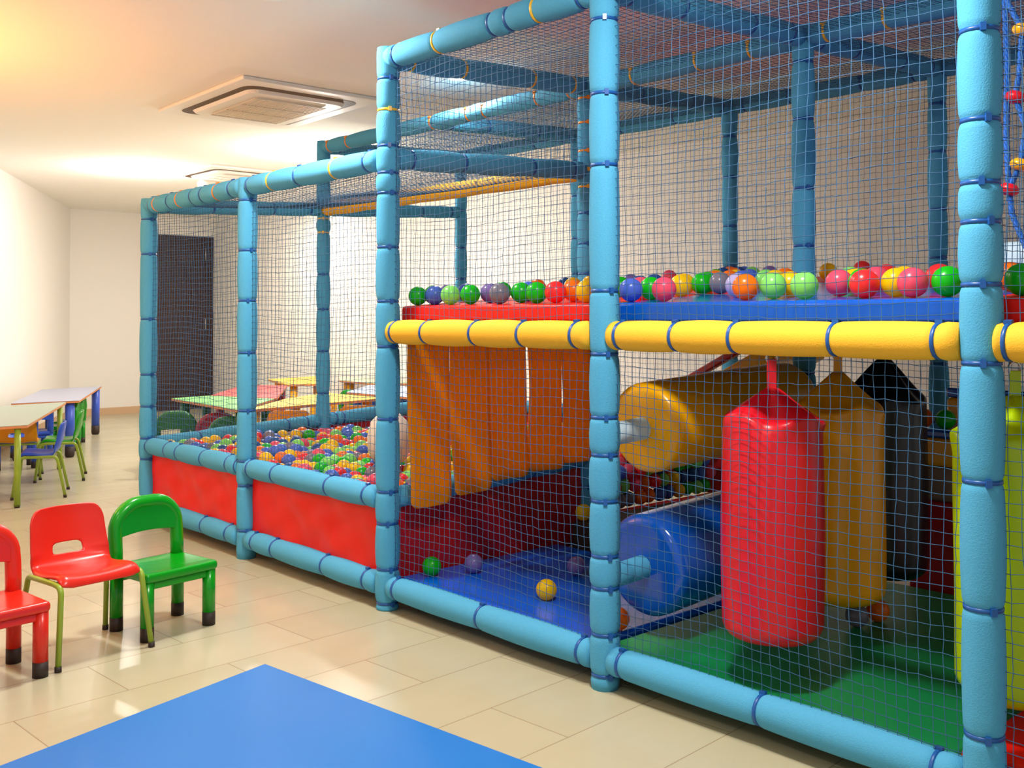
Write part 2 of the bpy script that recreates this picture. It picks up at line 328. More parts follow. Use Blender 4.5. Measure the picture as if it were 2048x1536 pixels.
# nets
def net(o, u, v, cell=.0335, r=.00125, amp=.012, seed=0, knots=False, sag=0, ri=None):
    o, u, v = Vector(o), Vector(u), Vector(v); n = u.cross(v).normalized()
    nu, nv = max(2, round(u.length/cell)), max(2, round(v.length/cell)); rnd = random.Random(seed)
    ph = [rnd.uniform(0, 6.28) for _ in range(6)]
    G = []
    ud, vd = u.normalized(), v.normalized()
    for i in range(nu+1):
        row = []
        for j in range(nv+1):
            a, b = i/nu, j/nv; e = sin(pi*a)*sin(pi*b); eb = min(1, 6*sin(pi*b)); ea = min(1, 6*sin(pi*a))
            w = amp*(sin(5*a+ph[0]+3*b)+.7*sin(9*b+ph[1])+.4*sin(17*a+ph[2]))*(e**.5 if e > 0 else 0)
            du = .005*sin(6*b+ph[3]+a*3)*ea+rnd.gauss(0,.0011)*ea; dv = .008*sin(7*a+ph[4]+b*5)*eb+rnd.gauss(0,.0014)*eb
            row.append(o+u*a+v*b+n*w+ud*du+vd*dv+Vector((0,0,-sag*e)))
        G.append(row)
    vs, fs = [], []
    def strand(ps, c, t):
        k0 = len(vs)
        for p in ps:
            for q in range(3):
                th = q*2.0944+.5; vs.append(p+c*cos(th)*r+t*sin(th)*r)
        for i in range(len(ps)-1):
            for q in range(3): a = k0+i*3+q; b = k0+i*3+(q+1)%3; fs.append((a, b, b+3, a+3))
    for i in range(nu+1): strand(G[i], ud, n)
    for j in range(nv+1): strand([G[i][j] for i in range(nu+1)], n, vd)
    if knots:
        for row in G:
            for p in row:
                k0 = len(vs); s = r*1.9
                vs.extend([p+ud*s, p-ud*s, p+vd*s, p-vd*s, p+n*s, p-n*s]); fs.extend([(k0+a, k0+b, k0+c) for a, b, c in ((0,2,4),(2,1,4),(1,3,4),(3,0,4),(2,0,5),(1,2,5),(3,1,5),(0,3,5))])
    mb = MB(); mb.add(vs, fs); return mb.build('net', M['net'], frame)
sd = 0
for i, z0, z1 in ((0,RAIL,LO),(1,RAIL,LO),(2,BOT,YEL),(2,YEL,HI),(3,BOT,YEL),(3,YEL,HI),(4,BOT,YEL),(4,YEL,HI)):
    sd += 1; net((i*S_+.0, 0, z0), (S_, 0, 0), (0, 0, z1-z0), seed=sd, knots=True, amp=.007)
# left end, roofs, rear nets
for j in (0,1): net((0, j*D_, RAIL+zr(j*D_)), (0, D_, DZ), (0, 0, LO-RAIL), seed=20+j)
net((0, 0, LO), (S_*2, 0, 0), (0, D_, DZ), seed=30, sag=.05, cell=.036)
net((S_*2, 0, HI), (S_*3, 0, 0), (0, D_, DZ), seed=31, cell=.036, sag=.02)
net((0, D_, HI+DZ), (S_*4, 0, 0), (0, D_, DZ), seed=32, cell=.036, sag=.03)
net((0, D_, LO+DZ), (S_*2, 0, 0), (0, 0, HI-LO), seed=33)
net((S_*2, 0, LO), (0, D_, DZ), (0, 0, HI-LO), seed=34)
net((S_*4, 0, YEL), (0, D_, DZ), (0, 0, HI-YEL), seed=35)
net((0, 2*D_, RAIL+2*DZ), (S_*2, 0, 0), (0, 0, HI-RAIL), seed=36)
net((S_*2, 2*D_, BOT+2*DZ), (S_*2, 0, 0), (0, 0, HI-BOT), seed=37)
# red pit panels, wrinkled vinyl laced under the rails
def panel(o, u, v, m='red', seed=1, amp=.012, name='pit_panel'):
    o, u, v = Vector(o), Vector(u), Vector(v); n = u.cross(v).normalized(); rnd = random.Random(seed); p = [rnd.uniform(0, 6) for _ in range(6)]
    def fn(a, b):
        e = (sin(pi*a)*sin(pi*b))**.6 if 0 < a < 1 and 0 < b < 1 else 0
        w = amp*e*(sin(13*a+9*b+p[0])+.6*sin(23*a-14*b+p[1])+.35*sin(37*a+7*b+p[2])+.5*sin(6*b-4*a+p[3]))*(.5+.5*abs(b-.4))
        return o+u*a+v*b+n*w
    return MB().grid(fn, 60, 24).build(name, M[m], frame, solid=.004)
panel((.03, .012, .1), (S_-.06, 0, 0), (0, 0, RAIL-.1), seed=3); panel((S_+.03, .012, .1), (S_-.06, 0, 0), (0, 0, RAIL-.1), seed=9)
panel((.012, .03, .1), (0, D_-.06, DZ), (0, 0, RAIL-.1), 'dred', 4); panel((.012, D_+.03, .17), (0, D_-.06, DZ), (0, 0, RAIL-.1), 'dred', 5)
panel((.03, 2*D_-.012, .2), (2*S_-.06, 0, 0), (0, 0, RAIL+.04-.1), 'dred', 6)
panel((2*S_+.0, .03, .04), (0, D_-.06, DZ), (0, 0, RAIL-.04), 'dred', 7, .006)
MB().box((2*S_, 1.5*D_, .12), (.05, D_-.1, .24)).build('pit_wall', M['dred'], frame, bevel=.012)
# deck board that carries the upper mats
DK0, DKS = 1.333, .075
def deckz(y): return DK0+DKS*y
def slab(x0, x1, y0, y1, t, z0f, name, m, parent=None, bevel=.015):
    vs = [(x, y, z0f(y)-dz) for dz in (t, 0) for x, y in ((x0,y0),(x1,y0),(x1,y1),(x0,y1))]
    return MB().add(vs, [(0,3,2,1),(4,5,6,7),(0,1,5,4),(1,2,6,5),(2,3,7,6),(3,0,4,7)], True).build(name, M[m], parent, bevel=bevel)
slab(2.60, 6.45, .1, 2.5, .03, lambda y: deckz(y)-.072, 'deck_board', 'brown', frame, .004)
for (x0, x1, m, lab) in ((2.60, 3.85, 'red', 'red padded mat on the upper deck, left bay'), (3.87, 5.15, 'bluev', 'blue glossy padded mat on the upper deck, middle bay'), (5.17, 6.42, 'red', 'red padded mat on the upper deck at the right edge')):
    o = slab(x0, x1, .07, 2.48, .07, deckz, 'deck_mat', m); tag(o, lab, 'mat', 'padded mats on the upper deck')

# ------------------------------------------------------------------ floor mats and blocks inside the frame
def pad(x0, x1, y0, y1, z0, z1, name, m, lab, cat='mat', bevel=.018, group=None):
    o = MB().box(((x1-x0)/2, (y1-y0)/2, (z1-z0)/2), (x1-x0, y1-y0, z1-z0)).build(name, M[m], bevel=bevel); o.location = (x0, y0, z0); return tag(o, lab, cat, group)
pad(2.62, 3.83, .055, 1.04, .056, .138, 'floor_mat', 'litblue', 'blue glossy floor mat in the lower left bay with loose balls on it')
pad(3.85, 5.10, .055, 1.62, .056, .128, 'floor_mat', 'greenv', 'green floor mat under the hanging punch bags')
pad(5.11, 6.42, .055, 1.2, .056, .150, 'floor_mat', 'red', 'red floor mat at the lower right corner of the frame')
for x0, x1, y1, w in ((2.64, 3.81, 1.03, 'the blue floor mat'), (3.87, 5.08, 1.6, 'the green floor mat'), (5.14, 6.4, 1.18, 'the red floor mat')): pad(x0, x1, .11, y1, 0, .055, 'shade_board', 'brown', 'dark board added as shade under '+w, 'shade board', .004)  # dark boards added as shade in the gap beneath the mats
pad(2.66, 3.5, 1.1, 1.9, 0, .25, 'padded_block', 'brown', 'dark brown padded block behind the blue floor mat', 'padded block')
pad(4.15, 5.13, 1.71, 2.5, 0, .49, 'padded_block', 'dred', 'dark red padded block at the bottom of the step stack', 'padded block')
pad(4.16, 5.12, 1.7, 2.5, .491, .64, 'padded_block', 'greyv', 'grey brown padded block second from the bottom of the step stack', 'padded block')
pad(4.16, 5.12, 1.7, 2.5, .641, .765, 'padded_block', 'yellowv', 'yellow padded block under the lower step mat', 'padded block')
pad(4.16, 5.12, 1.69, 2.06, .766, .80, 'step_mat', 'bluev', 'blue mat on the lower step with a green ball', 'mat', .01)
pad(4.16, 5.12, 2.07, 2.5, .766, .915, 'padded_block', 'yellowv', 'yellow padded block under the upper step mat', 'padded block')
pad(4.16, 5.12, 2.07, 2.5, .916, .96, 'step_mat', 'bluev', 'blue mat on the top step behind the black bag', 'mat', .01)
# yellow ramp with a red edge, behind the roller
t = empty('ramp', (2.75, 1.95, .94)); tag(t, 'yellow sloping ramp with red edge behind the yellow roller', 'ramp')
sl = math.atan2(.27, .53); R = Matrix.Rotation(-sl, 3, 'Y')
MB().box(R@Vector((.27, .28, -.09)), (.54, .5, .1), R).build('ramp_panel', M['yellowv'], t, bevel=.01)
MB().box(R@Vector((.27, .0, 0)), (.56, .05, .04), R).build('edge_bar', M['dred'], t, bevel=.01)
# mangle rollers between the D posts
def roller(z, r, m, am, lab, y0=.2, y1=1.14):
    t = empty('roller', (3.9, 0, z-.01)); tag(t, lab, 'roller', 'padded rollers between the middle posts'); t.rotation_euler.x = math.atan(DZ/D_)
    L = y1-y0; b = .035; prof = [(.03,0)]
    prof += [(r-b+b*sin(a*pi/2/6), b-b*cos(a*pi/2/6)) for a in range(7)]+[(r-b+b*cos(a*pi/2/6), L-b+b*sin(a*pi/2/6)) for a in range(7)]+[(.03,L)]
    MB().lathe((0, y0, 0), prof, 48, (0,1,0)).build('padding', M[m], t)
    a = MB().lathe((0, .045, 0), [(.038,0),(.04,.005),(.041,.06),(.036,.07),(.041,.08),(.041,y1-.045)], 24, (0,1,0)).build('axle', M[am], t)
    return t
roller(.884, .165, 'yellowv', 'wfoam', 'yellow padded roller across the middle bay, upper one')
roller(.385, .185, 'bluev', 'foam', 'blue padded roller lying low beneath the yellow roller')
# orange curtain flaps over the pit entrance
fy = [(.055,.29,.445),(.295,.53,.475),(.533,.772,.515),(.79,1.016,.53),(1.02,1.235,.55)]
nm = ['leftmost, its lower part glowing yellow', 'second from the left', 'middle one', 'just right of the bright gap', 'rightmost, beside the tall post']
for k, (a, b, zb) in enumerate(fy):
    w = b-a; zt = 1.2+zr(a)-.02; H = zt-zb; rc = .035; out = []
    def ff(u, v, w=w, H=H, k=k):
        # v from bottom to top; rounded lower corners, a gentle billow
        dy = 0
        z = v*H
        if z < rc: s = rc-math.sqrt(max(rc*rc-(rc-z)**2, 0)); dy = s
        y = dy+(w-2*dy)*u
        x = .03*(1-v)**1.5*(1 if k < 2 else .6)+.010*(1-v)*sin(4*u+k*1.3+5*v)+.004*sin(8*v+k)
        return (x, y, z)
    vs = [j/24 for j in range(25)]
    m_ = MB()
    hh = [0,.1,.25,.45,.7,1.0]; zs = [rc*q/H for q in hh]+[rc/H+(1-rc/H)*j/22 for j in range(1, 23)]
    V = [ff(i/10, z) for z in zs for i in range(11)]
    m_.add(V, [(j*11+i, j*11+i+1, (j+1)*11+i+1, (j+1)*11+i) for j in range(len(zs)-1) for i in range(10)])
    o = m_.build('curtain_flap', M['orange'], solid=.005); o.location = (2.668, a, zb)
    tag(o, 'orange vinyl curtain flap over the ball pit entrance, '+nm[k], 'curtain flap', 'orange flaps hanging from the deck beam')
# ------------------------------------------------------------------ punch bags
def bag(x, y, zb, zs, zt, r, m, lab, seed, ztop=1.2, ring=True):
    t = empty('punch_bag', (x, y, zb)); tag(t, lab, 'punch bag', 'punch bags hanging from the deck'); rnd = random.Random(seed); p = [rnd.uniform(0, 6) for _ in range(6)]
    H = zs-zb; T = zt-zb; b = .055; prof = [(.001,.012),(.06,.006)]
    prof += [(r-b+b*sin(a*pi/2/8), b-b*cos(a*pi/2/8)) for a in range(9)]
    prof += [(r*(1+.015*sin(pi*k/14)), b+(H-b-.02)*k/14) for k in range(1, 15)]
    prof += [(r*.985, H-.008),(r*.95, H)]
    for k in range(1, 13):
        u = k/12; prof.append((r*.95*(1-u)**.9+.018*u, H+(T-H)*(u**1.12)))
    def fn(rr, z, th):
        if z < b*1.3: rr *= 1+.010*sin(th*26+p[0])*(1-z/(b*1.3))
        elif z > H-.06:
            u = min((z-H+.06)/(T-H+.06), 1); fold = abs(sin(th*2+p[1]))**2.2
            rr *= 1+.26*u*(1-u*.3)*(sin(th*5+p[2])*.5+sin(th*9+p[3])*.35); z -= .035*(1-fold)*sin(pi*u)*.9
        rr += .002*sin(th*4+z*9+p[4])
        return rr, z
    MB().lathe((0,0,0), prof, 96, fn=fn).build('bag_cover', M[m], t)
    if ztop-zt > .02: MB().box((0,0,(T+ztop-zb-.02)/2), (.03, .012, ztop-zt-.0), Matrix.Rotation(.83,3,'Z')).build('strap', M[m], t, bevel=.003)
    if ring:
        pr = [(.017*cos(a), 0, ztop-zb-.005+.02*sin(a)) for a in [k*pi/8 for k in range(16)]]
        c = [Matrix.Rotation(.83,3,'Z')@Vector(q) for q in pr]; MB().tube(c+[c[0]], .004, 8, False).build('hanging_ring', M['steel'], t); MB().tube([(0,0,ztop-zb+.012),(0,0,ztop-zb+.03),(0,0,max(1.262, ztop+.02)-zb)], .004, 8).build('hook', M['steel'], t)
    return t
bag(4.469, .165, .274, .99, 1.062, .158, 'bagred', 'red vinyl punch bag hanging in front of the yellow one', 1, 1.165)
bag(4.397, .694, .278, .985, 1.09, .158, 'bagyel', 'yellow vinyl punch bag hanging between the red and black bags', 2, 1.16)
bag(4.317, 1.186, .270, .985, 1.127, .158, 'bagblk', 'black vinyl punch bag hanging behind the yellow bag', 3, 1.25)
bag(5.17, .285, .246, .97, 1.07, .158, 'baglime', 'lime green punch bag at the right edge behind the thick post', 4, 1.15)
# green plastic helper hanging next to the lime bag (dark green padded disc)
o = MB().lathe((0,0,0), [(.02,-.02),(.075,-.02),(.085,0),(.075,.02),(.02,.02)], 24, (.7,-.7,0)).build('padded_disc', M['pdgreen']); o.location = (5.42, .42, 1.08); tag(o, 'dark green padded disc hanging beside the lime punch bag', 'pad')
# ------------------------------------------------------------------ rope with beads, foam roller on the deck
t = empty('climbing_rope', (5.14, .35, 1.46)); tag(t, 'blue twisted rope threaded with red and yellow beads at the upper right', 'rope')
def rope(pts, name='rope'):
    P = []
    for i in range(len(pts)-1):
        a, b = Vector(pts[i]), Vector(pts[i+1]); n = max(2, int((b-a).length/.008))
        P += [a.lerp(b, k/n) for k in range(n)]
    P.append(Vector(pts[-1])); m_ = MB()
    for q in range(3):
        m_.tube([p+Vector((cos(i*.9+q*2.094)*.0042, sin(i*.9+q*2.094)*.0042, 0)) for i, p in enumerate(P)], .005, 6)
    return m_.build(name, M['rope'], t)
o0 = Vector((5.14, .35, 1.46)); bead = [(5.172,.35,2.097,'yellowv'),(5.151,.35,1.91,'bagred'),(5.163,.35,1.717,'yellowv'),(5.132,.35,1.65,'bagred')]
rope([Vector(p)-o0 for p in ((5.12,.35,2.47),(5.125,.35,2.2),(5.172,.35,2.097),(5.165,.35,1.99),(5.151,.35,1.91),(5.18,.35,1.82),(5.163,.35,1.717),(5.132,.35,1.65),(5.14,.35,1.58),(5.17,.35,1.50),(5.2,.35,1.43))])
rope([Vector(p)-o0 for p in ((5.12,.37,2.47),(5.117,.37,2.2),(5.121,.37,2.0),(5.118,.37,1.8),(5.132,.35,1.65))])
for x, y, z, m in bead: MB().lathe(Vector((x,y,z))-o0, [(.006,-.016),(.018,-.015),(.026,-.007),(.028,0),(.026,.007),(.018,.015),(.006,.016)], 16, (.3,.2,1)).build('bead', M[m], t)
o = MB().lathe((0,0,0), [(.04,0),(.06,.005),(.066,.02),(.066,.1),(.062,.11),(.066,.12),(.066,.3),(.062,.31),(.066,.32),(.066,.85)], 28, (1,0,0)).build('foam_roller', M['wfoam']); o.location = (5.0, .62, deckz(.62)+.075)
tag(o, 'pale blue foam roller lying on the upper deck right of the thick post', 'roller')
o = MB().lathe((0,0,-.13), [(.02,0),(.08,.01),(.115,.07),(.12,.15),(.1,.23),(.05,.28),(.01,.285)], 24).build('cushion', M['ivory']); o.location = (1.74, .62, .62)
tag(o, 'ivory rounded cushion standing in the ball pit, half hidden by the corner post', 'cushion')

# ------------------------------------------------------------------ balls
BR = .0425
def sphere(r, nu=20, nv=12):
    mb = MB(); vs = [(0,0,-r)]
    for j in range(1, nv):
        a = -pi/2+pi*j/nv
        for i in range(nu): vs.append((r*cos(a)*cos(2*pi*i/nu), r*cos(a)*sin(2*pi*i/nu), r*sin(a)))
    vs.append((0,0,r)); n = len(vs)-1
    fs = [(0, 1+(i+1)%nu, 1+i) for i in range(nu)]+[(1+j*nu+i, 1+j*nu+(i+1)%nu, 1+(j+1)*nu+(i+1)%nu, 1+(j+1)*nu+i) for j in range(nv-2) for i in range(nu)]
    fs += [(1+(nv-2)*nu+i, 1+(nv-2)*nu+(i+1)%nu, n) for i in range(nu)]
    mb.add(vs, fs); return mb
BM = {}
for k in BC:
    me = bpy.data.meshes.new('ball'); s = sphere(BR, 28, 18); me.from_pydata(s.v, [], s.f); me.polygons.foreach_set('use_smooth', [True]*len(s.f)); me.materials.append(M['ball_'+k]); BM[k] = me
NB = [0]
def ball(p, c, lab, group):
    o = bpy.data.objects.new('ball', BM[c]); COL.objects.link(o); o.location = p; NB[0] += 1; return tag(o, lab, 'ball', group)
z1 = .138+BR; z2 = .128+BR
for p, c, lab in (((2.712,.16,z1),'green','green ball resting in the left corner of the blue floor mat'),((2.80,.33,z1),'purple','purple ball on the blue floor mat next to the green ball'),((3.144,.639,z1),'purple','purple ball on the blue floor mat close to the tall post'),
    ((3.336,.265,z1),'yellow','yellow ball in the middle of the blue floor mat'),((2.705,1.145,.25+BR),'yellow','dull yellow ball on the dark brown block against the red panel'),((3.80,.18,z1),'orange','orange ball at the right end of the blue floor mat'),
    ((4.354,.896,z2),'grey','grey ball on the green floor mat behind the red bag'),((4.372,1.02,z2),'orange','orange ball on the green floor mat touching the grey ball'),
    ((4.30,1.76,.8+BR),'green','green ball on the lower blue step mat'),((4.20,1.76,.8+BR),'orange','orange ball on the lower blue step mat, left of the green one'),
    ((4.20,2.3,.96+BR),'green','dark green ball on the top step behind the black bag'),((4.29,2.3,.96+BR),'red','red ball on the top step beside the green one'),((4.62,2.25,.96+BR),'orange','orange ball on the top step right of the thick post')):
    ball(p, c, lab, 'loose balls in the lower bays')
# deck balls: (x, y, colour, extra words)
DB = [(2.54,.14,'green'),(2.66,.13,'green'),(2.48,.3,'purple'),(2.73,.15,'blue'),(2.62,.3,'blue'),(2.88,.13,'light green'),(3.01,.14,'green'),(3.04,.2,'purple'),(3.22,.12,'grey'),(3.26,.17,'green'),(3.19,.3,'blue'),(3.42,.13,'green'),(3.53,.13,'red'),(3.54,.2,'orange'),(3.69,.13,'yellow'),(3.9,.14,'blue'),(3.81,.3,'pink'),(3.91,.24,'green'),(4.06,.13,'pink'),(3.88,.45,'yellow'),(3.8,.6,'yellow'),(3.85,.6,'green'),(3.78,.75,'green'),(3.95,.6,'grey'),(3.77,.9,'orange'),(3.95,.75,'blue'),(3.71,1.05,'yellow'),(4.26,.28,'lilac'),(4.41,.13,'orange'),(4.46,.16,'light green'),(4.06,.75,'light green'),(4.2,.6,'yellow'),(4.05,.9,'orange'),(4.48,.25,'yellow'),(4.61,.13,'light green'),(4.68,.25,'pink'),(4.5,.6,'light green'),(4.65,.36,'yellow'),(4.72,.24,'green'),(4.82,.12,'red'),(4.88,.16,'yellow'),(4.82,.35,'yellow'),(4.65,.5,'pink'),(4.53,.8,'red'),(4.96,.12,'pink'),(4.86,.5,'red'),(5.05,.14,'green'),(5.25,.13,'green'),(5.13,.36,'orange')]
cs = list(BC)
rr = random.Random(5)
extra = []
for k in range(26):
    extra.append((2.75+rr.random()*1.1, .42+rr.random()*1.7, rr.choice(['green','light green','yellow','orange','red','pink','blue','dark blue','purple'])))
P = [[max(x, 2.66), y+.0, c] for x, y, c in DB]+[[x, y, c] for x, y, c in extra]
for it in range(60):
    for i in range(len(P)):
        for j in range(i+1, len(P)):
            dx, dy = P[j][0]-P[i][0], P[j][1]-P[i][1]; dd = math.hypot(dx, dy)
            if dd < 2*BR+.002:
                if dd < 1e-5: dx, dy, dd = .01, .01, .014
                k = (2*BR+.002-dd)/2/dd; P[i][0] -= dx*k*.8; P[i][1] -= dy*k*.3; P[j][0] += dx*k*.8; P[j][1] += dy*k*1.3 if dy > 0 else dy*k*.3
    for q in P:
        q[1] = max(q[1], .12); q[0] = max(q[0], 2.66)
        for px in (2.6, 3.9, 5.2):
            dx = q[0]-px; dy = q[1]; dd = math.hypot(dx, dy)
            if dd < .05+BR+.004: q[1] = math.sqrt(max((.05+BR+.004)**2-dx*dx, 0))
            dy = q[1]-D_; dd = math.hypot(dx, dy)
            if dd < .055+BR: q[0] += .1
front = sorted([q for q in P[:len(DB)]], key=lambda q: q[0])
for q in P:
    x, y, c = q; bay = 'left' if x < 3.88 else ('middle' if x < 5.18 else 'right')
    near = 'at front' if y < .2 else ('in second row' if y < .4 else 'further back')
    same = [p for p in P if p[2] == c and (('left' if p[0] < 3.88 else ('middle' if p[0] < 5.18 else 'right')) == bay) and (('at front' if p[1] < .2 else ('in second row' if p[1] < .4 else 'further back')) == near)]
    same.sort(key=lambda p: p[0]); n = len(same); i = same.index(q)
    if n == 1: o_ = ''
    elif i == 0: o_ = ', leftmost such'
    elif i == n-1: o_ = ', rightmost such'
    else:
        nb = min((p for p in P if p is not q), key=lambda p: math.hypot(p[0]-x, p[1]-y)); o_ = ', touching a %s ball' % nb[2] if nb[2] != c else ', %s such from the left' % ['','second','third','fourth','fifth','sixth'][min(i, 5)]
    ball((x, y, deckz(y)+BR*1.003), c, '%s ball %s on the upper deck, %s bay%s' % (c, near, bay, o_), 'balls on the upper deck')
# the ball pit
pr = random.Random(11); pit = []; dx = .0862
nx = int((2.6-.1)/dx); ny = int((2.56-.1)/(dx*.866))
def pitz(x, y): return .438+.022*sin(2.1*x+.6)*sin(1.7*y+.4)+.018*y
for j in range(ny+1):
    for i in range(nx+1):
        x = .055+BR+(i+.5*(j%2))*dx; y = .06+BR+j*dx*.87
        if x > 2.6-.05-BR or y > 2.56-.06-BR: continue
        if any(math.hypot(x-a, y-b) < .052+BR for a, b in ((0,1.28),(2.6,1.28),(2.6,2.56),(0,2.56),(1.3,2.56),(0,0),(1.3,0),(2.6,0))): continue
        pit.append((x+pr.uniform(-.006,.006), y+pr.uniform(-.006,.006), pitz(x, y)+pr.uniform(-.02,.032), 0))
for j in range(int(ny*.9)):
    for i in range(int(nx*.95)):
        if pr.random() < .32:
            x = .3+(i+.5*(j%2)+.5)*dx*.93; y = .2+(j+.33)*dx*.8
            if x < 2.45 and y < 2.4: 
                zt = pitz(x, y)+.052+pr.uniform(0,.01)
                if all(math.hypot(x-b[0], y-b[1]) > 2*BR+.001 for b in pit if b[3] == 1) and all((x-b[0])**2+(y-b[1])**2+(zt-b[2])**2 > (1.9*BR)**2 for b in pit if b[3] == 0 and abs(b[0]-x) < .1 and abs(b[1]-y) < .1): pit.append((x, y, zt, 1))
CX = Vector(cam.location); fwd = Vector((-sin(.8319), cos(.8319), 0))
def seen(b):
    p = Vector(b[:3]); 
    pt = p+Vector((0,0,BR)); t = (0-CX.y)/(pt.y-CX.y); q = CX+(pt-CX)*t
    if -.02 < q.x < 2.56: return q.z > RAIL+.05
    if q.x >= 2.56:
        if pt.x >= 2.6: return False
        t2 = (2.6-CX.x)/(pt.x-CX.x); q2 = CX+(pt-CX)*t2
        return q2.y > 1.32 and q2.z > .33 and q.x > 3.0
    return False
vis = sorted([b for b in pit if seen(b)], key=lambda b: (Vector(b[:3])-CX).dot(fwd))
NI = 300-NB[0]; keep = vis[:NI]; ks = set(keep)
wts = ['green','green','light green','light green','yellow','yellow','yellow','orange','orange','red','red','pink','pink','blue','blue','blue','dark blue','grey']
for b in keep:
    c = pr.choice(wts); x, y = b[0], b[1]
    where = ('behind the front rail' if y < .45 else ('in the middle of the ball pit' if y < 1.25 else 'in the rear half of the ball pit'))
    side = 'left bay' if x < 1.3 else 'right bay'
    ball(b[:3], c, '%s plastic ball %s, %s' % (c, where, side), 'balls in the ball pit')
# every further ball of the pit, sorted by colour into one counted-out mass
mass = {}
s0 = sphere(BR, 16, 10); vs = []; fs = []; mi = []; cols = list(BC)
for b in [b for b in pit if b not in ks]+[(x, y, pitz(x, y)-.075, 2) for x, y in [(.1+i*.09+.02*(j%2), .1+j*.085) for i in range(27) for j in range(28)] if x < 2.52 and y < 2.46]+[(2.515+.012*((j+k)%2), 1.36+j*.0865+.04*(k%2), .27+.078*k, 2) for j in range(13) for k in range(3)]:
    k0 = len(vs); vs += [(v[0]+b[0], v[1]+b[1], v[2]+b[2]) for v in s0.v]; fs += [tuple(i+k0 for i in f) for f in s0.f]; c = cols.index(pr.choice(wts)); mi += [c]*len(s0.f)
me = bpy.data.meshes.new('ball_mass'); me.from_pydata(vs, [], fs); me.polygons.foreach_set('use_smooth', [True]*len(fs))
for c in cols: me.materials.append(M['ball_'+c])
me.polygons.foreach_set('material_index', mi)
o = bpy.data.objects.new('ball_mass', me); COL.objects.link(o); tag(o, 'mass of mixed coloured plastic balls filling the ball pit', 'balls', kind='stuff')

# ------------------------------------------------------------------ chairs
def plastic_chair(m, lab, loc, rz, name='plastic_chair', group=None, sc=1):
    """moulded child's chair facing +X: arched back, four thick legs with dark feet"""
    t = empty(name, loc, rz); tag(t, lab, 'chair', group); t.scale = (sc, sc, sc)
    hw, hd, zs, r = .143, .108, .272, .0265
    # body of the seat as rounded slab
    def sw(u, v, z):
        e = max(0, 1-((v-.5)*2)**2)
        return (-.138+.292*u, (v-.5)*.336, z-(.009*e*min(1, 6*u, 5*(1-u)) if z > zs-.02 else 0))
    a_ = [sw(i/14, j/12, zs) for j in range(13) for i in range(15)]; b_ = [sw(i/14, j/12, zs-.04) for j in range(13) for i in range(15)]
    F_ = [(j*15+i, j*15+i+1, (j+1)*15+i+1, (j+1)*15+i) for j in range(12) for i in range(14)]
    n_ = len(a_); F_ += [tuple(n_+q for q in f[::-1]) for f in F_[:168]]
    rim = [i for i in range(15)]+[j*15+14 for j in range(1, 13)]+[12*15+i for i in range(13, -1, -1)]+[j*15 for j in range(11, 0, -1)]
    F_ += [(rim[k], n_+rim[k], n_+rim[(k+1)%len(rim)], rim[(k+1)%len(rim)]) for k in range(len(rim))]
    MB().add(a_+b_, F_).build('seat', m, t, bevel=.016, seg=4)
    MB().box((.118, 0, zs-.055), (.03, .27, .03)).build('apron', m, t, bevel=.006); MB().box((-.105, 0, zs-.055), (.03, .27, .03)).build('apron', m, t, bevel=.006)
    for sx, sy in ((1,-1),(1,1),(-1,-1),(-1,1)):
        x, y = sx*hd+(.012 if sx > 0 else 0), sy*hw
        lg = MB().tube([(x, y, .055), (x, y, zs-.03)], r, 20).build('leg', m, t)
        MB().tube([(x, y, 0), (x, y, .056)], r*1.01, 20).build('foot', M['foot'], lg)
    # arch
    pts = [(-hd-.006, -hw, zs-.02), (-hd-.008, -hw, zs+.05), (-hd-.012, -hw, zs+.10)]
    R_ = .11; zc = zs+.125
    for k in range(1, 9): a = pi-k*pi/16; pts.append((-hd-.016, -hw+R_+R_*cos(a), zc+R_*sin(a)))
    for k in range(0, 8): a = pi/2-k*pi/16; pts.append((-hd-.016, hw-R_+R_*cos(a), zc+R_*sin(a)))
    pts += [(-hd-.012, hw, zs+.10), (-hd-.008, hw, zs+.05), (-hd-.006, hw, zs-.02)]
    MB().tube(pts, .0285, 16).build('back_arch', m, t)
    # back panel filling the upper arch
    def bf(u, v):
        y = -hw+.012+(2*hw-.024)*u; top = zc+ (math.sqrt(max(R_**2-(max(abs(y)-(hw-R_), 0))**2, 0)))
        z0 = zs+.105+.012*(1-(2*u-1)**2); z = z0+(top-.005-z0)*v
        return (-hd-.014-.006*(1-(2*u-1)**2), y, z)
    MB().grid(bf, 20, 8).build('back_panel', m, t, solid=.05, bevel=.01)
    return t
